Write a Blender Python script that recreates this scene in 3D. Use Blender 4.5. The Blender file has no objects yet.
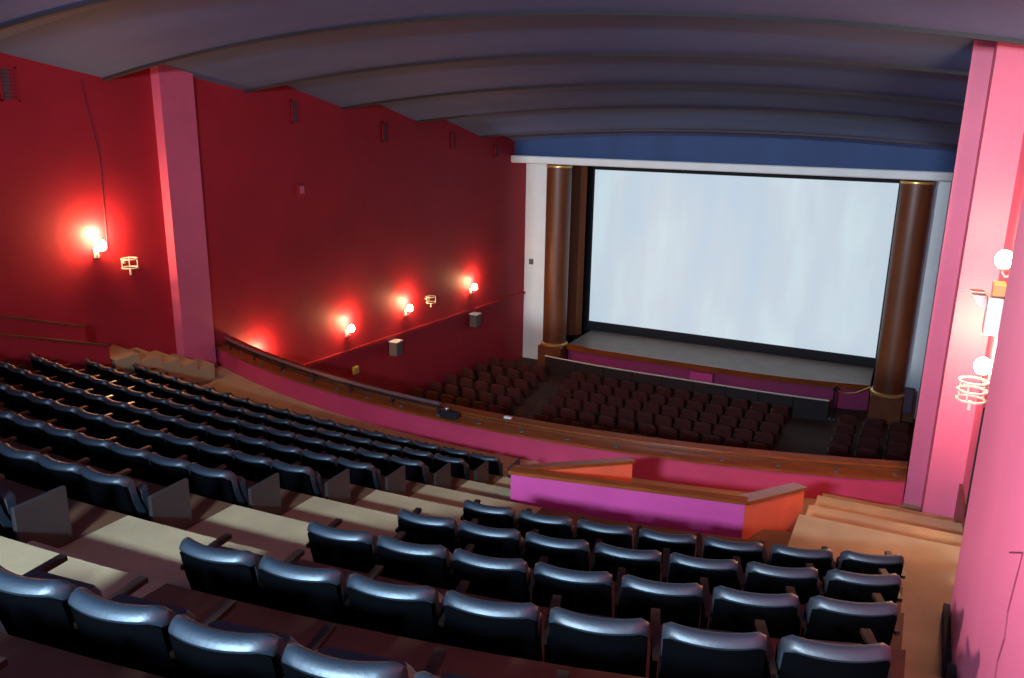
import bpy, math, random
from mathutils import Vector, Matrix
random.seed(7)
S = bpy.context.scene
COL = S.collection
PI = math.pi

# ------------------------------------------------------------------ camera
F, PITCH, YAW, ROLL = 820.0, .265, .465, .016
fw = Vector((-math.sin(YAW)*math.cos(PITCH), math.cos(YAW)*math.cos(PITCH), -math.sin(PITCH)))
r0 = Vector((math.cos(YAW), math.sin(YAW), 0)); u0 = r0.cross(fw)
r1 = r0*math.cos(ROLL)+u0*math.sin(ROLL); u1 = -r0*math.sin(ROLL)+u0*math.cos(ROLL)
cd = bpy.data.cameras.new('camera'); cam = bpy.data.objects.new('camera', cd); COL.objects.link(cam)
cd.sensor_fit = 'HORIZONTAL'; cd.sensor_width = 36; cd.lens = 36*F/1024; cd.clip_start = .02; cd.clip_end = 200
M = Matrix((r1, u1, -fw)).transposed().to_4x4(); cam.matrix_world = M
S.camera = cam

def project(p):
    z = p.dot(fw)
    if z < .05: return None
    return 512+F*p.dot(r1)/z, 339-F*p.dot(u1)/z

# ------------------------------------------------------------------ world, exposure, big lights
w = bpy.data.worlds.new('world'); S.world = w; w.use_nodes = True
w.node_tree.nodes['Background'].inputs[0].default_value = (.5, .55, .8, 1)
w.node_tree.nodes['Background'].inputs[1].default_value = .003
S.view_settings.view_transform = 'Standard'; S.view_settings.look = 'None'
S.view_settings.gamma = 1; S.view_settings.use_curve_mapping = False
S.view_settings.exposure = 0.0
S.cycles.use_denoising = True
S.cycles.max_bounces = 6; S.cycles.diffuse_bounces = 2
S.cycles.sample_clamp_indirect = 4

def aim(o, target):
    d = Vector(target)-o.location; o.rotation_euler = d.to_track_quat('-Z', 'Y').to_euler()
def area(name, loc, target, sx, sy, power, color, spread=PI):
    l = bpy.data.lights.new(name, 'AREA'); l.shape = 'RECTANGLE'; l.size = sx; l.size_y = sy
    l.energy = power; l.color = color; l.spread = spread
    o = bpy.data.objects.new(name, l); COL.objects.link(o); o.location = loc; aim(o, target); return o
def spot(name, loc, target, power, color, angle, blend, rad=.1):
    l = bpy.data.lights.new(name, 'SPOT'); l.energy = power; l.color = color
    l.spot_size = angle; l.spot_blend = blend; l.shadow_soft_size = rad
    o = bpy.data.objects.new(name, l); COL.objects.link(o); o.location = loc; aim(o, target); return o
COLD = (.46, .73, 1.0)
WARM = (1.0, .56, .26)
# cold house light high on the rear wall of the balcony
area('rear_house_light', (-1.9, -4.0, 1.05), (-3.2, 4.5, -2.6), 1.1, .4, 520, COLD, math.radians(86))
spot('wall_fill_spot', (-4.4, -3.2, 1.0), (.55, 5.6, -.4), 8000, (.86, .94, 1.0), math.radians(40), .85, .2)  # added fill spot without a fixture, brightens the right wall
spot('wall_fill_spot', (-1.5, -3.2, .9), (-14.2, 12.0, .3), 3000, (.80, .76, .92), math.radians(24), .9, .2)  # second added fill spot, lifts the left pilaster
area('ceiling_fill', (-7.5, -2.0, -.4), (-7.5, -1.0, 1.6), 3.0, .4, 420, (.5, .66, 1.0))  # added unseen fill, brightens the near ceiling from below
# projector behind the port in the rear wall, lighting the stage opening
spot('projector_beam', (-6.4, -8.5, .75), (-6.4, 27.3, -4.4), 22000, (.80, .90, 1.0), math.radians(30), .05, .02)

# ------------------------------------------------------------------ materials
MATS = {}
def mat(name, color, rough=.6, metal=0, spec=.5, emis=None, estr=0, noise=0, nscale=3, bump=0, bscale=30, stretch=None, coat=0):
    if name in MATS: return MATS[name]
    m = bpy.data.materials.new(name); m.use_nodes = True; nt = m.node_tree; b = nt.nodes['Principled BSDF']
    b.inputs['Base Color'].default_value = (*color, 1); b.inputs['Roughness'].default_value = rough
    b.inputs['Metallic'].default_value = metal; b.inputs['Specular IOR Level'].default_value = spec
    b.inputs['Coat Weight'].default_value = coat
    if emis: b.inputs['Emission Color'].default_value = (*emis, 1); b.inputs['Emission Strength'].default_value = estr
    if noise or bump:
        tc = nt.nodes.new('ShaderNodeTexCoord'); mp = nt.nodes.new('ShaderNodeMapping')
        nt.links.new(tc.outputs['Object'], mp.inputs[0])
        if stretch: mp.inputs['Scale'].default_value = stretch
    if noise:
        n = nt.nodes.new('ShaderNodeTexNoise'); n.inputs['Scale'].default_value = nscale; n.inputs['Detail'].default_value = 5
        rp = nt.nodes.new('ShaderNodeValToRGB')
        rp.color_ramp.elements[0].position = .3; rp.color_ramp.elements[1].position = .7
        rp.color_ramp.elements[0].color = (*[c*(1-noise) for c in color], 1)
        rp.color_ramp.elements[1].color = (*[min(1, c*(1+noise)) for c in color], 1)
        nt.links.new(mp.outputs[0], n.inputs['Vector']); nt.links.new(n.outputs[0], rp.inputs[0]); nt.links.new(rp.outputs[0], b.inputs['Base Color'])
    if bump:
        n2 = nt.nodes.new('ShaderNodeTexNoise'); n2.inputs['Scale'].default_value = bscale; n2.inputs['Detail'].default_value = 4
        bp = nt.nodes.new('ShaderNodeBump'); bp.inputs['Strength'].default_value = bump; bp.inputs['Distance'].default_value = .02
        nt.links.new(mp.outputs[0], n2.inputs['Vector']); nt.links.new(n2.outputs[0], bp.inputs['Height']); nt.links.new(bp.outputs[0], b.inputs['Normal'])
    MATS[name] = m; return m
RED = mat('crimson_wall_paint', (.40, .018, .030), .6, spec=.25, noise=.12, nscale=.7, bump=.35, bscale=2.2)
PINK = mat('pink_wall_paint', (.76, .125, .215), .5, noise=.06, nscale=1.2, bump=.15, bscale=3)
BOOTHP = mat('magenta_parapet_paint', (.62, .06, .24), .5, noise=.08, nscale=2)
APRON = mat('plum_stage_front', (.34, .028, .12), .55)
PARA = mat('crimson_parapet_paint', (.58, .042, .10), .5, noise=.08, nscale=2)
CEIL = mat('slate_ceiling', (.085, .125, .27), .7, noise=.22, nscale=.45, stretch=(.35, 1.6, 1))
FASCIA = mat('deep_blue_fascia', (.016, .048, .15), .7, noise=.12, nscale=.8, stretch=(1.5, 1, .15))
CREAM = mat('white_proscenium_plaster', (.72, .73, .72), .6, noise=.04, nscale=2)
BROWN = mat('brown_column_finish', (.12, .032, .009), .45, noise=.25, nscale=1.4, stretch=(3, 3, .35))
GOLD = mat('gold_trim', (.75, .45, .15), .35, metal=.6)
BLACK = mat('black_masking', (.006, .006, .010), .9)
FLOOR = mat('tan_concrete_floor', (.46, .31, .16), .7, noise=.12, nscale=2.2, bump=.1)
ROWFL = mat('dark_brown_row_floor', (.12, .045, .017), .7, noise=.2, nscale=2)
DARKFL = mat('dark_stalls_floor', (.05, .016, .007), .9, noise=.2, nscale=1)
STAGEF = mat('grey_stage_floor', (.20, .15, .125), .5, noise=.15, nscale=1.5)
WOOD = mat('varnished_wood_cap', (.25, .055, .010), .3, noise=.25, nscale=3, stretch=(.4, 4, 4))
DWOOD = mat('dark_wood', (.16, .04, .012), .4, noise=.25, nscale=3)
ARM = mat('brown_armrest_wood', (.022, .010, .006), .35, noise=.2, nscale=6)
LEATHER = mat('black_leather', (.010, .016, .024), .50, spec=1.0, bump=.08, bscale=60)
SHELL = mat('black_seat_shell', (.002, .002, .0025), .9, spec=0)
PANEL = mat('dark_end_panel', (.028, .023, .021), .45)
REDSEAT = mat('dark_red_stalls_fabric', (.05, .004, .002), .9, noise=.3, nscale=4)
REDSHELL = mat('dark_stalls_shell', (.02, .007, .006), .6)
STEEL = mat('grey_steel_tube', (.55, .56, .6), .28, metal=.9)
DSTEEL = mat('dark_steel', (.03, .03, .035), .4, metal=.5)
IVORY = mat('ivory_enamel', (.8, .7, .55), .4)
WHITEP = mat('white_plastic', (.8, .8, .78), .4)
YEL = mat('yellow_plastic', (.55, .35, .06), .5)
GREY = mat('grey_grille', (.10, .085, .085), .6)
BULB = mat('lit_bulb', (1, .8, .5), .4, emis=(1, .62, .28), estr=60)
GROOVE = mat('wall_groove', (.16, .01, .03), .8)

def screen_material():  # uneven light falling on the sheet is put in as emission
    m = bpy.data.materials.new('cinema_screen'); m.use_nodes = True; nt = m.node_tree; b = nt.nodes['Principled BSDF']
    tc = nt.nodes.new('ShaderNodeTexCoord'); mp = nt.nodes.new('ShaderNodeMapping'); mp.inputs['Scale'].default_value = (.38, 1, .10)
    mp.inputs['Location'].default_value = (1.3, 0, .4)
    n = nt.nodes.new('ShaderNodeTexNoise'); n.inputs['Scale'].default_value = 1.6; n.inputs['Detail'].default_value = 3
    rp = nt.nodes.new('ShaderNodeValToRGB'); e = rp.color_ramp.elements
    e[0].position = .32; e[0].color = (.48, .64, .78, 1); e[1].position = .68; e[1].color = (.66, .84, .88, 1)
    x = e.new(.5); x.color = (.56, .68, .76, 1)
    nt.links.new(tc.outputs['Object'], mp.inputs[0]); nt.links.new(mp.outputs[0], n.inputs['Vector']); nt.links.new(n.outputs[0], rp.inputs[0])
    nt.links.new(rp.outputs[0], b.inputs['Emission Color']); b.inputs['Emission Strength'].default_value = .66
    b.inputs['Base Color'].default_value = (.4, .4, .4, 1); b.inputs['Roughness'].default_value = .8
    return m
SCREEN = screen_material()

# ------------------------------------------------------------------ mesh helpers
class MB:
    def __init__(s): s.v = []; s.f = []
    def add(s, vs, fs):
        k = len(s.v); s.v += [tuple(p) for p in vs]; s.f += [tuple(i+k for i in f) for f in fs]; return s
    def box(s, a, b):
        x0, y0, z0 = a; x1, y1, z1 = b
        return s.add([(x0,y0,z0),(x1,y0,z0),(x1,y1,z0),(x0,y1,z0),(x0,y0,z1),(x1,y0,z1),(x1,y1,z1),(x0,y1,z1)],
                     [(0,3,2,1),(4,5,6,7),(0,1,5,4),(1,2,6,5),(2,3,7,6),(3,0,4,7)])
    def bevbox(s, a, b, r=.01):
        x0, y0, z0 = a; x1, y1, z1 = b
        rings = []
        for z, i in ((z0, r), (z0+r, 0), (z1-r, 0), (z1, r)):
            rings.append([(x0+i+r,y0+i,z),(x1-i-r,y0+i,z),(x1-i,y0+i+r,z),(x1-i,y1-i-r,z),(x1-i-r,y1-i,z),(x0+i+r,y1-i,z),(x0+i,y1-i-r,z),(x0+i,y0+i+r,z)])
        return s.loft(rings, True, True)
    def loft(s, rings, closed=True, caps=True):
        n = len(rings[0]); vs = [p for r in rings for p in r]; fs = []
        for i in range(len(rings)-1):
            for j in range(n if closed else n-1):
                a = i*n+j; b = i*n+(j+1) % n; fs.append((a, b, b+n, a+n))
        if caps: fs.append(tuple(range(n))[::-1]); fs.append(tuple((len(rings)-1)*n+j for j in range(n)))
        return s.add(vs, fs)
    def prism(s, poly, z0, z1):
        n = len(poly)
        vs = [(x, y, z0) for x, y in poly]+[(x, y, z1) for x, y in poly]
        fs = [tuple(range(n))[::-1], tuple(range(n, 2*n))]+[(i, (i+1) % n, n+(i+1) % n, n+i) for i in range(n)]
        return s.add(vs, fs)
    def tube(s, pts, r, n=8, closed=False):
        pts = [Vector(p) for p in pts]; rings = []
        up = Vector((0, 0, 1))
        for i, p in enumerate(pts):
            if closed: t = pts[(i+1) % len(pts)]-pts[i-1]
            else: t = pts[min(i+1, len(pts)-1)]-pts[max(i-1, 0)]
            t.normalize(); a = t.cross(up if abs(t.z) < .9 else Vector((1, 0, 0))).normalized(); b = t.cross(a)
            rings.append([tuple(p+a*math.cos(2*PI*k/n)*r+b*math.sin(2*PI*k/n)*r) for k in range(n)])
        if closed: rings.append(rings[0])
        return s.loft(rings, True, not closed)
    def cyl(s, c, r, z0, z1, n=24, r2=None):
        r2 = r if r2 is None else r2
        return s.loft([[(c[0]+q*math.cos(2*PI*k/n), c[1]+q*math.sin(2*PI*k/n), z) for k in range(n)] for q, z in ((r, z0), (r2, z1))])
    def lathe(s, c, prof, n=24):
        return s.loft([[(c[0]+q*math.cos(2*PI*k/n), c[1]+q*math.sin(2*PI*k/n), c[2]+z) for k in range(n)] for q, z in prof])
    def sphere(s, c, r, n=16, m=10, sz=1):
        return s.lathe(c, [(max(1e-4, r*math.sin(PI*i/m)), -r*sz*math.cos(PI*i/m)) for i in range(m+1)], n)
    def build(s, name, m, parent=None, smooth=False):
        me = bpy.data.meshes.new(name); me.from_pydata(s.v, [], s.f); me.update()
        import bmesh
        bm = bmesh.new(); bm.from_mesh(me); bmesh.ops.recalc_face_normals(bm, faces=bm.faces); bm.to_mesh(me); bm.free()
        me.materials.append(m)
        if smooth:
            for p in me.polygons: p.use_smooth = True
            try: me.set_sharp_from_angle(angle=math.radians(40))
            except Exception: pass
        o = bpy.data.objects.new(name, me); COL.objects.link(o)
        if parent: o.parent = parent
        return o
def tag(o, label, cat, group=None):
    o['label'] = label; o['category'] = cat
    if group: o['group'] = group
    return o
def empty(name, loc=(0, 0, 0), label=None, cat=None, group=None):
    o = bpy.data.objects.new(name, None); COL.objects.link(o); o.location = loc; o.empty_display_size = .1
    if label: tag(o, label, cat, group)
    return o
def struct(o, label=None, cat=None):
    o['kind'] = 'structure'
    if label: o['label'] = label
    if cat: o['category'] = cat
    return o
def copy_tree(o, parent=None):
    c = o.copy(); COL.objects.link(c); c.parent = parent
    for ch in o.children: copy_tree(ch, c)
    return c

# ------------------------------------------------------------------ room geometry functions
XC = -6.66
def XL(y): return -14.32+.077*(y-13.07)
def XR(y): return .893-.03*(y-13.07)
def curve(x):
    d = x-XC; c = .014*d*d
    if d > 0: c += .000157*d**4
    elif x < -13.3: c += .45*min(1, (-13.3-x)/1.1)
    return c
def seat_y(x, k): return 1.62+k+curve(x)
def nosing(x, k): return 2.54+k+curve(x)
def fl(k): return 2.50+.3525*k          # floor depth below the eye
XS = [-15.6+i*.4 for i in range(43)]     # sample stations across the hall (-15.6 .. 1.2)
FRONT = 5.65                              # promenade depth
def front_y(x): return 11.68+.0262*(x-XC)**2

# ------------------------------------------------------------------ floors
for k in range(-5, 9):
  for x_a, x_b, mf in ((-15.6, -4.92, ROWFL), (-4.92, -3.46, FLOOR), (-3.46, .21, ROWFL)):
    if k == 8 and x_a == -15.6: mf = FLOOR
    xs = [x_a]+[x for x in XS if x_a+.05 < x < x_b-.05]+[x_b]
    near = [(x, nosing(x, k-1)) for x in xs]; far = [(x, nosing(x, k)+.02) for x in xs]
    if k == -5: near = [(x, -7.0) for x in xs]
    if k == 8: far = [(x, min(nosing(x, 8)+.02, front_y(x)-.5)) for x in xs]
    struct(MB().prism(near+far[::-1], -fl(k)-.6, -fl(k)).build('floor', mf))
# promenade in front of the first row
xs = [x for x in XS]
struct(MB().prism([(x, 8.6) for x in xs if x <= .5][:0]+[(-15.6, 9.0), (1.2, 9.0)]+[(x, front_y(x)+.5) for x in xs[::-1]], -FRONT-.3, -FRONT).build('floor', FLOOR), 'tan walkway along the balcony front', 'floor')
# right-hand aisle, its own treads (depth, far edge)
y = -7
for d, ye in ((2.15, .4), (2.50, 1.9), (2.85, 3.1), (3.2, 4.2), (3.38, 5.24), (3.56, 6.44), (3.74, 7.12), (3.91, 7.75), (4.26, 9.0), (4.62, 10.08), (4.97, 11.2), (5.32, 12.1)):
    xa = .21 if d < 4 else -.85
    struct(MB().prism([(xa, y), (1.3, y), (1.3, ye), (xa, ye-.04)], -6.2, -d).build('floor', FLOOR), 'tan tread of the right-hand aisle', 'floor'); y = ye
y = 9.3
for d, ye in ((4.26, 9.75), (4.44, 10.25), (4.62, 10.8), (4.80, 11.3), (4.97, 11.75), (5.15, 12.2), (5.32, 12.65)):
    xr_ = -13.50 if y > 10 else -13.68
    struct(MB().prism([(-14.7, y), (xr_, y-.25), (xr_, ye-.25), (-14.7, ye)], -5.9, -d).build('floor', FLOOR), 'tan tread of the left-hand aisle', 'floor'); y = ye
# half steps of the middle aisle and of the left aisle
for k in range(-1, 9):
    for xa, xb in ((-4.86, -3.50),):
        n = 6; X = [xa+(xb-xa)*i/n for i in range(n+1)]
        m = MB().prism([(x, nosing(x, k-1)-.02) for x in X]+[(x, nosing(x, k-1)+.27) for x in X[::-1]], -fl(k)-.02, -fl(k)+.176)
        struct(m.build('floor', FLOOR), 'half step of the balcony aisle', 'floor')
# stalls floor and stage
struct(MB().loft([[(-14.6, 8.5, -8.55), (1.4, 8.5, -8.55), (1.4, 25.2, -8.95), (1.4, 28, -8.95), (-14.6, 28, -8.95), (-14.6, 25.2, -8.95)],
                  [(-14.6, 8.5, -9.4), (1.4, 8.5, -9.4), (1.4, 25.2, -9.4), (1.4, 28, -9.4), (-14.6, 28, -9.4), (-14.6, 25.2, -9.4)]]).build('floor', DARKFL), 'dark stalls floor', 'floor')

# ------------------------------------------------------------------ walls
ZT, ZB = 2.2, -9.4
def wall_prism(name, pts, mtl, label=None, z0=ZB, z1=ZT):
    return struct(MB().prism(pts, z0, z1).build(name, mtl), label, 'wall' if label else None)
wall_prism('wall_left', [(XL(-7), -7), (XL(27.6), 27.6), (XL(27.6)-.3, 27.6), (XL(-7)-.3, -7)], RED, 'long crimson side wall on the left')
wall_prism('wall_right', [(XR(6.3), 6.3), (XR(27.6), 27.6), (XR(27.6)+.3, 27.6), (XR(6.3)+.3, 6.3)], PINK, 'pink side wall on the right')
wall_prism('wall_right_near', [(.53, -7), (.53, 6.3), (1.3, 6.3), (1.3, -7)], PINK, 'bright pink wall face beside the camera')
for a, b in (((-15.8, -7.05, ZB), (-6.685, -7, ZT)), ((-6.115, -7.05, ZB), (1.5, -7, ZT)), ((-6.685, -7.05, .71), (-6.115, -7, ZT)), ((-6.685, -7.05, ZB), (-6.115, -7, .405))):  # opening shaped to mask the beam down to the stage
    struct(MB().box(a, b).build('wall_back', RED))
for a, b in (((-7.4, -9, -1), (-7.35, -7.05, 1.6)), ((-5.45, -9, -1), (-5.4, -7.05, 1.6)), ((-7.4, -9.05, -1), (-5.4, -9, 1.6)), ((-7.4, -9, 1.6), (-5.4, -7.05, 1.65)), ((-7.4, -9, -1.05), (-5.4, -7.05, -1))):
    struct(MB().box(a, b).build('wall_projection_room', BLACK))
# pilasters
wall_prism('wall_left_pilaster', [(-14.6, 12.2), (-14.15, 12.2), (-14.15, 13.07), (-14.6, 13.07)], PINK, 'pink pilaster on the left wall')
wall_prism('wall_right_pilaster', [(.485, 12.2), (1.1, 12.2), (1.1, 13.3), (.24, 13.3), (.24, 13.05), (.485, 13.05)], PINK, 'stepped pink pilaster on the right wall')

# ceiling of stepped arched bays
TR = [(-6.9, .95, .85), (-3.0, .95, .85), (.9, .93, .84), (4.5, .88, .83), (7.9, .78, .82), (11.2, .61, .82), (14.6, .44, .68), (17.8, .09, .63), (20.9, -.26, .55), (24.3, -.73, .43)]
prof = []
for i, (y, z, a) in enumerate(TR):
    prof.append((y, z, a)); d = 1.1
    up = .26 if i < 6 else (.19 if i < 8 else .12)
    prof.append((y+.04, z+.05, a)); prof.append((y+d, z+up, a))
prof.append((26.4, -.95, .45))
cx = [XC+.16+(-1+2*i/40)*8.4 for i in range(41)]
for i in range(len(prof)-1):
    pass
rows = [[(x, y, z+a*(1-((x+6.0)/8.35)**2)) for x in cx] for y, z, a in prof]
def ceil_strip(a, b):
    m = MB(); rr = rows[a:b+1]; n = len(cx)
    vs = [p for r in rr for p in r]; fs = [(i*n+j, i*n+j+1, (i+1)*n+j+1, (i+1)*n+j) for i in range(len(rr)-1) for j in range(n-1)]
    m.add(vs, fs)
    # back side so that the bay has thickness
    m.add([(p[0], p[1], p[2]+.12) for p in vs], [f[::-1] for f in fs])
    me = bpy.data.meshes.new('ceiling'); me.from_pydata(m.v, [], m.f); me.materials.append(CEIL)
    for p in me.polygons: p.use_smooth = True
    me.set_sharp_from_angle(angle=math.radians(9))
    o = bpy.data.objects.new('ceiling', me); COL.objects.link(o); struct(o, 'arched slate-blue ceiling bay', 'ceiling')
for i in range(0, len(prof)-1, 3): ceil_strip(i, min(i+3, len(prof)-1))
struct(MB().box((-16.2, -7.2, 2.2), (1.8, 28, 2.3)).build('ceiling', CEIL))

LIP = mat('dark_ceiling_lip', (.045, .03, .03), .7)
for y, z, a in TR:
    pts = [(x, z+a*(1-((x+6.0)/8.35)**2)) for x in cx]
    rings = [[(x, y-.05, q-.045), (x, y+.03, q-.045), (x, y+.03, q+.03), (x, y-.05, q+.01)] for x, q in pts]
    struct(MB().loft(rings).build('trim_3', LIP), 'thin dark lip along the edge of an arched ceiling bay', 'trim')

# ------------------------------------------------------------------ proscenium
LW, RW = XL(27.3)-.05, XR(27.3)+.02
struct(MB().box((LW-.4, 26.45, -1.32), (RW+.4, 26.6, 1.2)).build('wall_front_fascia', FASCIA), 'deep blue fascia above the screen opening', 'wall')
struct(MB().bevbox((-13.32, 26.2, -1.56), (.49, 27.35, -1.31), .03).build('trim_1', CREAM), 'white beam across the top of the proscenium', 'trim')
struct(MB().box((LW-.2, 27.3, -9.0), (-12.40, 27.6, -1.4)).build('wall_front_left', CREAM), 'white proscenium strip left of the screen', 'wall')
struct(MB().box((-.10, 27.3, -9.0), (RW+.5, 27.6, -1.4)).build('wall_front_right', CREAM), 'white proscenium strip right of the screen', 'wall')
# stage house
struct(MB().box((-13, 29.6, -9), (.8, 29.8, -1)).build('wall_stage_back', BLACK))
for a, b in (((-12.45, 27.6, -9), (-12.4, 28.5, -1)), ((-.12, 27.6, -9), (-.07, 29.6, -1))): struct(MB().box(a, b).build('wall_stage_side', BLACK))
struct(MB().box((-13, 27.2, -1.62), (.8, 29.7, -1.5)).build('ceiling', BLACK))
rv = struct(MB().prism([(-12.38, 27.35), (-11.3, 28.45), (-11.38, 28.52), (-12.46, 27.42)], -8.05, -1.5).build('wall_stage_reveal', BROWN), 'brown reveal panel beside the left column', 'wall')
struct(MB().prism([(-.42, 27.6), (-.78, 28.9), (-.70, 28.93), (-.34, 27.63)], -8.05, -1.5).build('wall_stage_reveal', BROWN))
# screen
sc = empty('cinema_screen', (-6.15, 29.3, -8.05), 'large white cinema screen lit pale blue on the stage', 'screen')
MB().box((-5.17, -.02, .37), (5.19, .02, 6.18)).build('screen_sheet', SCREEN, sc)
MB().box((-5.75, .03, 0), (5.6, .10, 6.48)).build('masking_frame', BLACK, sc)
# stage floor with a bowed front edge
def apron(x): return 26.72+.030*max(0, abs(x+6.3)-1.2)**2*(1 if x > -6.3 else .35)
ax = [-11.2+i*.38 for i in range(27)]+[-.93]
st = empty('stage', (0, 0, 0), 'low stage with grey floor and bowed magenta front below the screen', 'stage')
MB().prism([(x, apron(x)) for x in ax]+[(-.95, 28.8), (-.95, 29.55), (-11.2, 29.55), (-11.2, 28.5)], -8.25, -8.05).build('stage_floor', STAGEF, st)
MB().prism([(x, apron(x)-.05) for x in ax]+[(x, apron(x)+.03) for x in ax[::-1]], -8.24, -8.04).build('stage_edge', WOOD, st)
MB().prism([(x, apron(x)+.12) for x in ax]+[(x, apron(x)+.2) for x in ax[::-1]], -8.97, -8.22).build('front_wall', APRON, st)
MB().box((-6.5, 26.5, -8.97), (-5.75, 27.0, -8.26)).build('front_projection', BOOTHP, st)
# columns
def column(x, y, label):
    c = empty('round_column', (x, y, -8.95), label, 'column', 'brown columns flanking the screen')
    MB().lathe((0, 0, .90), [(.43, 0), (.435, 2), (.44, 4.4), (.44, 6.44)], 40).build('shaft', BROWN, c, True)
    MB().lathe((0, 0, .84), [(.47, 0), (.50, .03), (.50, .09), (.45, .12)], 40).build('base_ring', GOLD, c, True)
    MB().lathe((0, 0, 7.26), [(.44, 0), (.46, .02), (.46, .06), (.44, .08)], 40).build('top_ring', GOLD, c, True)
    MB().bevbox((-.46, -.46, 0), (.46, .4, .85), .02).build('pedestal', DWOOD, c)
    return c
column(-.40, 26.75, 'brown round column at the right edge of the screen, on a pedestal')
column(-11.72, 26.85, 'brown round column at the left edge of the screen, by the white strip')
struct(MB().box((-.88, 26.9, -8.97), (.42, 27.3, -8.05)).build('wall_stage_cheek', DWOOD))
tag(MB().bevbox((.06, 26.65, -8.6), (.34, 26.95, -7.85), .02).build('stage_speaker', mat('mauve_box', (.10, .06, .09), .6)), 'small mauve box standing beside the right column base', 'box')

# pit rail and post
def arc_pts(f, z, xa, xb, n=24): return [(xa+(xb-xa)*i/n, f(xa+(xb-xa)*i/n), z) for i in range(n+1)]
def rail_y(x): return 25.55+.028*max(0, abs(x+6.3)-1.5)**2*.6
rl = empty('orchestra_rail', (0, 0, 0), 'thin pale rail on a dark panel in front of the stage', 'railing')
MB().tube(arc_pts(rail_y, -8.27, -11.6, -1.95), .022).build('top_rail', IVORY, rl, True)
MB().prism([(x, y) for x, y, z in arc_pts(rail_y, 0, -11.6, -1.95)]+[(x, y+.05) for x, y, z in arc_pts(rail_y, 0, -11.6, -1.95)[::-1]], -8.95, -8.31).build('panel', REDSHELL, rl)
for x in [-11.4+i*1.05 for i in range(10)]: MB().cyl((x, rail_y(x)), .018, -8.95, -8.27, 8).build('post', DSTEEL, rl)
rp = empty('barrier_post', (-1.85, 25.9, -8.95), 'dark barrier post with a drooping rope at the end of the pit rail', 'post')
MB().lathe((0, 0, 0), [(.16, 0), (.16, .03), (.04, .06), (.035, .95), (.07, .97), (.07, 1.05), (.02, 1.1)], 14).build('post', DSTEEL, rp, True)
MB().tube([(0, 0, 1.0), (.25, .25, .84), (.55, .5, .82), (.85, .72, .95), (.95, .8, 1.0)], .02, 6).build('rope', GOLD, rp, True)

# ------------------------------------------------------------------ balcony parapet
px = [-14.26+i*.35 for i in range(0, 200) if -14.26+i*.35 < .2]+[.225]
def strip(fa, fb, z0, z1, xs=px): return MB().prism([(x, fa(x)) for x in xs]+[(x, fb(x)) for x in xs[::-1]], z0, z1)
bp = empty('balcony_parapet', (0, 0, 0), 'long curved magenta balcony parapet with a wooden cap ledge', 'parapet')
fy = front_y
strip(lambda x: fy(x), lambda x: fy(x)+.5, -7.2, -5.24).build('parapet_wall', PARA, bp)
strip(lambda x: fy(x)-.03, lambda x: fy(x)+.26, -5.24, -5.20).build('cap_board', WOOD, bp)
strip(lambda x: fy(x)+.30, lambda x: fy(x)+.34, -5.24, -5.17).build('back_lip', DWOOD, bp)
strip(lambda x: fy(x)+.34, lambda x: fy(x)+.56, -5.22, -5.13).build('outer_ledge', WOOD, bp)
for i in range(17):
    x = -13.2+i*.83; MB().cyl((x, fy(x)+.13), .045, -5.20, -5.185, 12).build('ledge_cap', GREY, bp)
hr = empty('parapet_handrail', (0, 0, 0), 'steel handrail above the left half of the curved parapet', 'handrail')
hy = lambda x: fy(x)+.12
MB().tube(arc_pts(hy, -4.98, -13.95, -7.35, 30), .028).build('top_tube', STEEL, hr, True)
MB().tube(arc_pts(lambda x: hy(x)+.05, -5.07, -13.95, -7.35, 30), .02).build('lower_tube', DSTEEL, hr, True)
for x in [-13.7+i*1.05 for i in range(7)]: MB().cyl((x, hy(x)), .02, -5.2, -4.98, 8).build('post', DSTEEL, hr)
bd = empty('end_bracket', (-7.18, fy(-7.18)+.08, -5.2), 'dark clamp bracket where the steel handrail ends on the parapet', 'bracket')
MB().bevbox((-.12, -.06, 0), (.22, .1, .12), .02).build('clamp', DSTEEL, bd)
MB().sphere((.0, 0, .16), .04, 10, 8).build('knob', STEEL, bd, True)
tag(MB().bevbox((-6.2, fy(-6.2)+.38, -5.13), (-6.06, fy(-6.2)+.46, -5.10), .008).build('paper_scrap', WHITEP), 'small white scrap lying on the parapet ledge', 'paper')

# ------------------------------------------------------------------ stairwell parapets
def sloped_wall(parent, A, B, za, zb, da, db, th, side, face, capm=WOOD, capw=.12):
    """low wall from A to B, tops za/zb, bottoms da/db; thickness th to the 'side' (+1 left of A->B)."""
    A = Vector(A); B = Vector(B); d = (B-A).normalized(); n = Vector((-d.y, d.x))*side
    A2 = A+n*th; B2 = B+n*th
    MB().add([(A.x,A.y,da),(B.x,B.y,db),(B2.x,B2.y,db),(A2.x,A2.y,da),(A.x,A.y,za),(B.x,B.y,zb),(B2.x,B2.y,zb),(A2.x,A2.y,za)],
             [(0,3,2,1),(4,5,6,7),(0,1,5,4),(1,2,6,5),(2,3,7,6),(3,0,4,7)]).build('low_wall', face, parent)
    o = .025; a = A-n*o-d*o; b = B-n*o+d*o; a2 = A+n*(th+capw)-d*o; b2 = B+n*(th+capw)+d*o
    MB().add([(a.x,a.y,za),(b.x,b.y,zb),(b2.x,b2.y,zb),(a2.x,a2.y,za),(a.x,a.y,za+.04),(b.x,b.y,zb+.04),(b2.x,b2.y,zb+.04),(a2.x,a2.y,za+.04)],
             [(0,3,2,1),(4,5,6,7),(0,1,5,4),(1,2,6,5),(2,3,7,6),(3,0,4,7)]).build('cap_board', capm, parent)
sp = empty('stairwell_parapet', (0, 0, 0), 'three-sided magenta low wall, warm-lit sides orange-red, wooden cap, in front of the right block', 'parapet')
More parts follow.
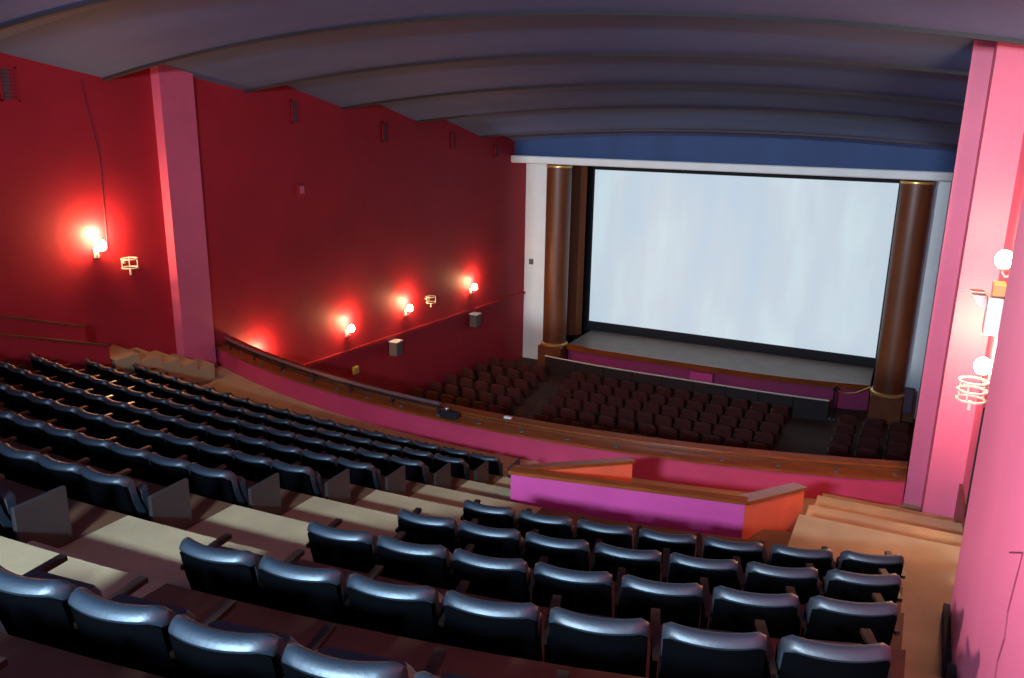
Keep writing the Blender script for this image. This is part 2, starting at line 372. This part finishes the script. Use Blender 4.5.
sloped_wall(sp, (-4.06, 8.12), (-1.40, 8.66), -4.14, -4.14, -5.6, -5.6, .08, 1, BOOTHP, capw=.03)
sloped_wall(sp, (-1.40, 8.66), (-.92, 10.0), -4.14, -4.42, -5.6, -5.6, .12, 1, mat('warm_lit_parapet_paint', (.80, .13, .06), .5, noise=.06), capw=.04)  # warm lamplight on the magenta paint put into a separate colour
sloped_wall(sp, (-3.10, 9.85), (-4.0, 8.235), -4.47, -4.14, -5.7, -5.6, .12, -1, MATS['warm_lit_parapet_paint'], capw=.0)
lp = empty('stairwell_parapet', (0, 0, 0), 'dark red sloping low wall beside the left ends of the seat rows', 'parapet')
sloped_wall(lp, (-13.56, 5.2), (-13.56, 9.95), -2.73, -4.35, -5.4, -5.6, .1, 1, RED, capm=DWOOD, capw=0)
lp2 = empty('stairwell_parapet', (0, 0, 0), 'short crimson sloping low wall against the left wall, behind the dark red one', 'parapet')
sloped_wall(lp2, (-14.05, 5.2), (-14.05, 9.85), -2.42, -4.02, -5.4, -5.6, .1, 1, RED, capm=DWOOD, capw=0)

# ------------------------------------------------------------------ balcony seats
def back_rings(w, prof, h, flat=0):
    n = 12; rings = []
    for i in range(n+1):
        t = -1+2*i/n; x = t*w/2; e = abs(t); edge = max(0, (e-.84)/.16)
        top = h-.030*edge**2.2+.004*e*e; bow = .055*e*e
        rings.append([(x*(1-.02*edge), y+bow+(f*.02*edge if f else 0), (z if z > 0 else top+z)) for y, z, f in prof])
    return MB().loft(rings)
def back_mesh(w, h=.57):
    # leather pad and rolled top (heights <= 0 count down from the top edge)
    return back_rings(w, [(.155, .12, 0), (.075, .33, 0), (.030, -.062, 1), (.003, -.059, 1), (-.008, -.051, 1), (-.012, -.038, 1), (-.006, -.026, 1), (.012, -.007, 1), (.036, -.0001, 1), (.062, -.006, 0), (.084, -.024, 0), (.098, -.055, 0), (.105, -.12, 0), (.13, .32, 0), (.21, .13, 0)], h)
def shell_mesh(w, h=.57):
    return back_rings(w*.985, [(.13, .03, 0), (.095, .12, 0), (.035, .33, 0), (.006, -.059, 0), (.028, -.059, 0), (.070, .33, 0), (.150, .12, 0), (.16, .03, 0)], h)
def cushion_mesh(w):
    m = MB(); rings = []
    for y, s in ((.20, .9), (.215, 1), (.27, 1), (.29, .9)):
        ww = w/2*s; rings.append([(-ww, y+.02, .08), (ww, y+.02, .08), (ww, y, .40), (ww*.85, y-.01, .43), (-ww*.85, y-.01, .43), (-ww, y, .40)])
    return m.loft(rings)
ORD = ['zeroth', 'first', 'second', 'third', 'fourth', 'fifth', 'sixth', 'seventh', 'eighth', 'ninth', 'tenth', 'eleventh', 'twelfth', 'thirteenth', 'fourteenth', 'fifteenth', 'sixteenth', 'seventeenth', 'eighteenth', 'nineteenth', 'twentieth'] + ['twenty-%s' % s for s in ('first','second','third','fourth','fifth','sixth','seventh','eighth','ninth')]+['thirtieth']
def make_seat(pitch, endpanel=0, leftarm=True, rightarm=False):
    w = pitch-.04
    r = empty('cinema_chair')
    back_mesh(w).build('backrest', LEATHER, r, True)
    shell_mesh(w).build('back_shell', SHELL, r, True)
    cushion_mesh(w*.92).build('seat_cushion', LEATHER, r, True)
    for s, on in ((-1, leftarm), (1, rightarm)):
        if not on: continue
        x = s*pitch/2
        a = MB().prism([(x-.014, .10), (x+.014, .10), (x+.016, .20), (x+.024, .24), (x+.024, .50), (x-.024, .50), (x-.024, .24), (x-.016, .20)], .345, .372).build('armrest', ARM, r)
        MB().loft([[(x-.016, .24, 0), (x+.016, .24, 0), (x+.016, .34, 0), (x-.016, .34, 0)], [(x-.016, .20, .345), (x+.016, .20, .345), (x+.016, .38, .345), (x-.016, .38, .345)]]).build('standard', SHELL, r)
    if endpanel:
        x = endpanel*(pitch/2+.12)
        MB().bevbox((x-.018, .14, 0), (x+.018, .52, .41), .008).build('end_panel', PANEL, r)
    return r
PROTO = {}
def seat(pitch, ep, la, ra):
    key = (pitch, ep, la, ra)
    if key not in PROTO: PROTO[key] = make_seat(*key); return PROTO[key]
    return copy_tree(PROTO[key])
def in_view(p, m=60):
    q = project(Vector(p))
    return q is not None and -m < q[0] < 1024+m and -m < q[1] < 678+m
def place(o, x, y, z, rz, label, group):
    o.location = (x, y, z); o.rotation_euler = (0, 0, rz); tag(o, label, 'seat', group)
# right block, rows -1..4 (k=4 is its front row), seven seats each
RB = {4: (-3.42, .26), 3: (-3.43, .23), 2: (-3.46, .21), 1: (-3.49, .18), 0: (-3.54, .12), -1: (-3.54, .12), -2: (-3.54, .12)}  # out-of-view seats are added to block light on the floor
for k, (xa, xb) in RB.items():
    n = 7; p = (xb-xa)/n*1.0
    for i in range(n):
        x = xa+(i+.5)*p; y = seat_y(x, k)-.01-(.045*max(0, x+3) if k < 1 else 0); dy = (seat_y(x+.1, k)-seat_y(x-.1, k))/.2
        if k >= 0 and not (in_view((x, y, -fl(k)+.55), 45) or in_view((x, y+.45, -fl(k)+.4), 20)): continue
        o = seat(.523, 0 if i else 0, True, i == n-1)
        rowname = 'front row' if k == 4 else ORD[5-k]+' row back'
        place(o, x, y, -fl(k), math.atan(dy), 'black leather cinema seat, %s from the left in the %s, near right block' % (ORD[i+1], rowname), 'seats of the near right block')
# centre/left block, rows 1..8 (k=8 front), right end x=-4.95
for k in range(-1, 9):
    p = .495; i = 0; x = -5.05-p/2
    while x > -13.25:
        y = seat_y(x, k); dy = (seat_y(x+.1, k)-seat_y(x-.1, k))/.2
        if in_view((x, y, -fl(k)+.55), 25) or in_view((x, y+.45, -fl(k)+.3), 15) or (k < 2 and i < 7):  # unseen rear seats kept too, added for their shadows
            o = seat(p, 1 if i == 0 else 0, True, False)
            rowname = 'front row' if k == 8 else ORD[9-k]+' row back'
            place(o, x, y, -fl(k), math.atan(dy), 'black leather cinema seat, %s from the aisle in the %s, large left block' % (ORD[i+1], rowname), 'seats of the large left block')
        x -= p; i += 1

# ------------------------------------------------------------------ stalls seats
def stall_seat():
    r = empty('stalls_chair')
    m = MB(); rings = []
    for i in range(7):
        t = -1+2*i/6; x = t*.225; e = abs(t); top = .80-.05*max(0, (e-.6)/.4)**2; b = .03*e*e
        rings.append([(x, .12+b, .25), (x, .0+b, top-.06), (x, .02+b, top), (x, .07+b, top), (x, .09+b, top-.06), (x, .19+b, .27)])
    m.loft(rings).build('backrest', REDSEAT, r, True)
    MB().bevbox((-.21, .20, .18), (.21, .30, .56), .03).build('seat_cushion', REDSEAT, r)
    MB().bevbox((-.275, .08, .0), (-.245, .42, .56), .01).build('armrest', REDSHELL, r)
    return r
SP = None
def stalls_z(y): return -8.55-.40*(y-8.5)/16.7
def stall_curve(x): return .012*(x+6.4)**2
sections = (('left', lambda y: XL(y)+.35, lambda y: -11.15+(25.8-y)*.17), ('centre', lambda y: -10.25+(25.8-y)*.17, lambda y: -2.85), ('right', lambda y: -1.6, lambda y: .42))
nst = 0
for r in range(9):
    yb = 23.9-r*.88
    for sec, fa, fb in sections:
        a, b = fa(yb), fb(yb); n = int((b-a)/.55)
        for i in range(n):
            x = a+(i+.5)*(b-a)/n; yy = yb+stall_curve(x)*.6
            z = stalls_z(yy)
            q = project(Vector((x, yy, z+.8)))
            if q is None or q[0] < 385 or q[0] > 915: continue
            # sight line over the parapet
            fyy = fy(x*(12.6/yy)); t = (fyy+.56)/yy
            if (z+.8)*t < -5.13-.12: continue
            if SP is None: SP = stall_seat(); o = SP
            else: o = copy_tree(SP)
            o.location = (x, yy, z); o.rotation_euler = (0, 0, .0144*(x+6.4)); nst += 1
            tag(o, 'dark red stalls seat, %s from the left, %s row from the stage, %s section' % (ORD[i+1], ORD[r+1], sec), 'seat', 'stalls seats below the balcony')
print('stalls seats', nst)

# ------------------------------------------------------------------ wall lamps
def lamp_light(loc, power, rad=.09):
    l = bpy.data.lights.new('lamp_light', 'POINT'); l.energy = power; l.color = WARM; l.shadow_soft_size = rad
    o = bpy.data.objects.new('lamp_light', l); COL.objects.link(o); o.location = loc; return o
def wall_lamp(p, side, label, power, r=.12, off=.17):
    """p = wall point, side=+1 projects towards +x"""
    t = empty('wall_lamp', p, label, 'wall lamp', 'lit wall lamps')
    MB().bevbox((-.02 if side > 0 else -.03, -.06, -.26), (.03 if side > 0 else .02, .06, -.06), .01).build('wall_plate', IVORY, t)
    MB().tube([(0, 0, -.18), (side*off*.7, 0, -.2), (side*off, 0, -.15), (side*off, 0, -.10)], .014, 8).build('arm', IVORY, t, True)
    MB().lathe((side*off, 0, -.13), [(.03, 0), (.06, .02), (.065, .04)], 14).build('holder', IVORY, t, True)
    b = MB().sphere((side*off, 0, 0), r*.8, 18, 12, 1.15).build('bulb', BULB, t, True)
    b.visible_shadow = True
    lamp_light((p[0]+side*off, p[1], p[2]+r*.92+.09), power, .08)
    return t
wall_lamp((XL(10.6), 10.6, -2.56), 1, 'lit wall lamp high on the left wall above the balcony steps', 150, .13)
wall_lamp((XL(14.46), 14.46, -5.82), 1, 'lit wall lamp half hidden behind the left parapet handrail', 80)
wall_lamp((XL(17.6), 17.6, -5.72), 1, 'lit lower wall lamp, leftmost of the three above the stalls ledge', 85)
wall_lamp((XL(20.2), 20.2, -5.64), 1, 'lit lower wall lamp, middle one of three above the stalls ledge', 85)
wall_lamp((XL(23.7), 23.7, -5.58), 1, 'lit lower wall lamp, nearest of three to the stage', 75)
wall_lamp((XR(11.2), 11.2, -2.86), -1, 'lit wall lamp on the right wall under the white emergency light', 180, .12, .11)
wall_lamp((XR(10.9), 10.9, -1.50), -1, 'lit wall lamp on the right wall above the white emergency light', 85, .12, .11)

wall_lamp((.53, -1.6, -.62), -1, 'lit wall lamp on the near pink wall behind the viewpoint', 110, .12, .13)

def ring_lamp(p, side, label, s=1.0):
    t = empty('wall_bracket', p, label, 'lamp bracket', 'unlit ring brackets')
    for z in (-.11, 0, .11) if s > 1 else (-.09, .09):
        MB().tube([(side*.2*s+.15*s*math.cos(a), .15*s*math.sin(a), z*s) for a in [2*PI*k/20 for k in range(20)]], .014*s, 6, True).build('ring', IVORY, t, True)
    for a in (.6, 2.5, 4.4): MB().tube([(side*.2*s+.15*s*math.cos(a), .15*s*math.sin(a), -.11*s), (side*.2*s+.15*s*math.cos(a), .15*s*math.sin(a), .11*s)], .012*s, 6).build('strut', IVORY, t, True)
    MB().tube([(0, 0, 0), (side*.06*s, 0, 0)], .03*s, 8).build('wall_arm', IVORY, t, True)
    MB().tube([(side*.2*s, 0, -.13*s), (side*.2*s, 0, -.24*s)], .02*s, 8).build('stem', IVORY, t, True)
    return t
ring_lamp((XL(11.15), 11.15, -2.98), 1, 'empty ivory ring bracket below the lit lamp, high on the left wall')
ring_lamp((XL(21.2), 21.2, -5.55), 1, 'empty ivory ring bracket by the middle lower lamp of the left wall')
ring_lamp((XR(10.9), 10.9, -3.10), -1, 'empty ivory ring bracket low on the right wall beside the pilaster', 1.05)
# emergency light on the right wall
em = empty('emergency_light', (XR(11.0), 11.0, -2.45), 'white twin-head emergency light box on the right wall', 'emergency light')
MB().bevbox((-.19, -.02, .02), (-.02, .3, .47), .015).build('battery_box', WHITEP, em)
MB().bevbox((-.16, .02, .49), (-.02, .26, .64), .01).build('amber_top', mat('amber_plastic', (.75, .35, .12), .4), em)
for yy in (.02, .26): 
    h = MB().loft([[(-.30+.09*math.cos(a), yy+.09*math.sin(a), .50) for a in [2*PI*k/14 for k in range(14)]], [(-.24+.05*math.cos(a), yy+.05*math.sin(a), .36) for a in [2*PI*k/14 for k in range(14)]]]).build('lamp_head', WHITEP, em, True)
    MB().cyl((-.30, yy), .082, .495, .505, 14).build('lens', GREY, h, True)
tag(MB().tube([(XR(11)-.03, 11.1, -3.35), (XR(11)-.03, 11.1, -4.9)], .015, 6).build('wall_conduit', DSTEEL), 'thin dark conduit running down the right wall under the lamps', 'pipe')

# ------------------------------------------------------------------ left wall details
def wbox(name, y, z, dy, dz, dx, m, label, cat, parts=None):
    t = empty(name, (XL(y), y, z), label, cat); return t
struct(MB().prism([(XL(15.2), 15.2), (XL(27.3), 27.3), (XL(27.3)+.07, 27.3), (XL(15.2)+.07, 15.2)], -6.44, -6.36).build('trim_2', RED), 'thin ledge moulding along the left wall', 'trim')
def vent(y, z, dy, dz, label):
    t = empty('wall_vent', (XL(y), y, z), label, 'vent', 'air vents high on the left wall')
    MB().box((-.01, 0, 0), (.015, dy, dz)).build('backing', GREY, t)
    fr = MB()
    for a, b in (((0, 0, 0), (.05, .03, dz)), ((0, dy-.03, 0), (.05, dy, dz)), ((0, 0, 0), (.05, dy, .03)), ((0, 0, dz-.03), (.05, dy, dz))): fr.box(a, b)
    fr.build('frame', RED, t)
    sl = MB(); n = int(dz/.06)
    for i in range(1, n): sl.box((.01, .03, i*dz/n), (.04, dy-.03, i*dz/n+.018))
    sl.build('slats', GROOVE, t)
vent(9.2, .12, .32, .58, 'louvred vent at the top left of the left wall, near the ceiling')
vent(15.95, -.25, .28, .55, 'slim louvred vent just right of the left pilaster, under the ceiling')
vent(19.3, -.75, .28, .55, 'slim louvred vent midway along the left wall under the ceiling')
vent(22.6, -1.0, .26, .5, 'slim louvred vent, second nearest to the stage, under the ceiling')
vent(25.1, -1.35, .24, .4, 'slim louvred vent nearest to the stage')
jb = empty('junction_box', (XL(16.0), 16.0, -2.0), 'small square red box on the left wall between vents and ledge', 'box')
MB().bevbox((-.01, 0, 0), (.07, .26, .3), .01).build('box_body', RED, jb); MB().box((.07, .05, .06), (.08, .21, .24)).build('cover', PINK, jb)
def wall_speaker(y, label):
    t = empty('wall_speaker', (XL(y), y, -6.95), label, 'speaker', 'dark box speakers below the ledge')
    MB().bevbox((.02, -.16, 0), (.3, .16, .42), .02).build('cabinet', GREY, t)
    MB().bevbox((.0, -.17, .42), (.32, .17, .46), .01).build('pale_top', WHITEP, t)
wall_speaker(19.5, 'dark box speaker under the left ledge, the one nearer the balcony')
wall_speaker(23.75, 'dark box speaker under the left ledge, the one nearer the stage')
yb = empty('call_box', (XL(17.8)+.03, 17.8, -7.1), 'small yellow box on the left wall below the ledge', 'box')
MB().bevbox((.02, -.1, 0), (.12, .1, .22), .01).build('box_body', YEL, yb); MB().bevbox((.0, -.02, -.35), (.05, .04, -.24), .005).build('label_tag', WHITEP, yb)
tag(MB().bevbox((-13.02, 27.24, -5.3), (-12.86, 27.31, -5.1), .01).build('wall_switch', GREY), 'small grey switch box on the white strip left of the screen', 'switch')
tag(MB().tube([(XL(10.85)+.01, 10.85, -2.7), (XL(10.9)+.01, 10.9, -.9), (XL(10.7)+.01, 10.7, .55)], .012, 6).build('wall_cable', GROOVE), 'thin dark cable running up the left wall above the ring bracket', 'cable')
tag(MB().tube([(.528, 3.98, -1.86), (.528, 3.64, -1.69), (.528, 3.68, -1.84), (.528, 3.72, -2.01), (.528, 3.67, -2.11), (.528, 3.73, -2.26), (.528, 3.71, -2.37), (.528, 3.76, -2.7)], .0045, 6).build('wall_crack', GROOVE), 'thin dark crack running down the near pink wall', 'crack')
# skirting on the right
for i, (ya, yb_, d) in enumerate(((6.35, 7.75, 3.74), (7.8, 10.05, 4.4), (10.1, 12.35, 4.97))):
    struct(MB().prism([(XR(ya)-.04, ya), (XR(yb_)-.04, yb_), (XR(yb_)+.02, yb_), (XR(ya)+.02, ya)], -d-.6, -d+.14).build('baseboard_right', DWOOD))
for d, ya, yb_ in ((2.85, 1.9, 3.1), (3.2, 3.1, 4.2), (3.38, 4.2, 5.24), (3.56, 5.24, 6.3)):
    struct(MB().box((.485, ya, -d), (.53, yb_, -d+.10)).build('baseboard_right_near', BLACK))
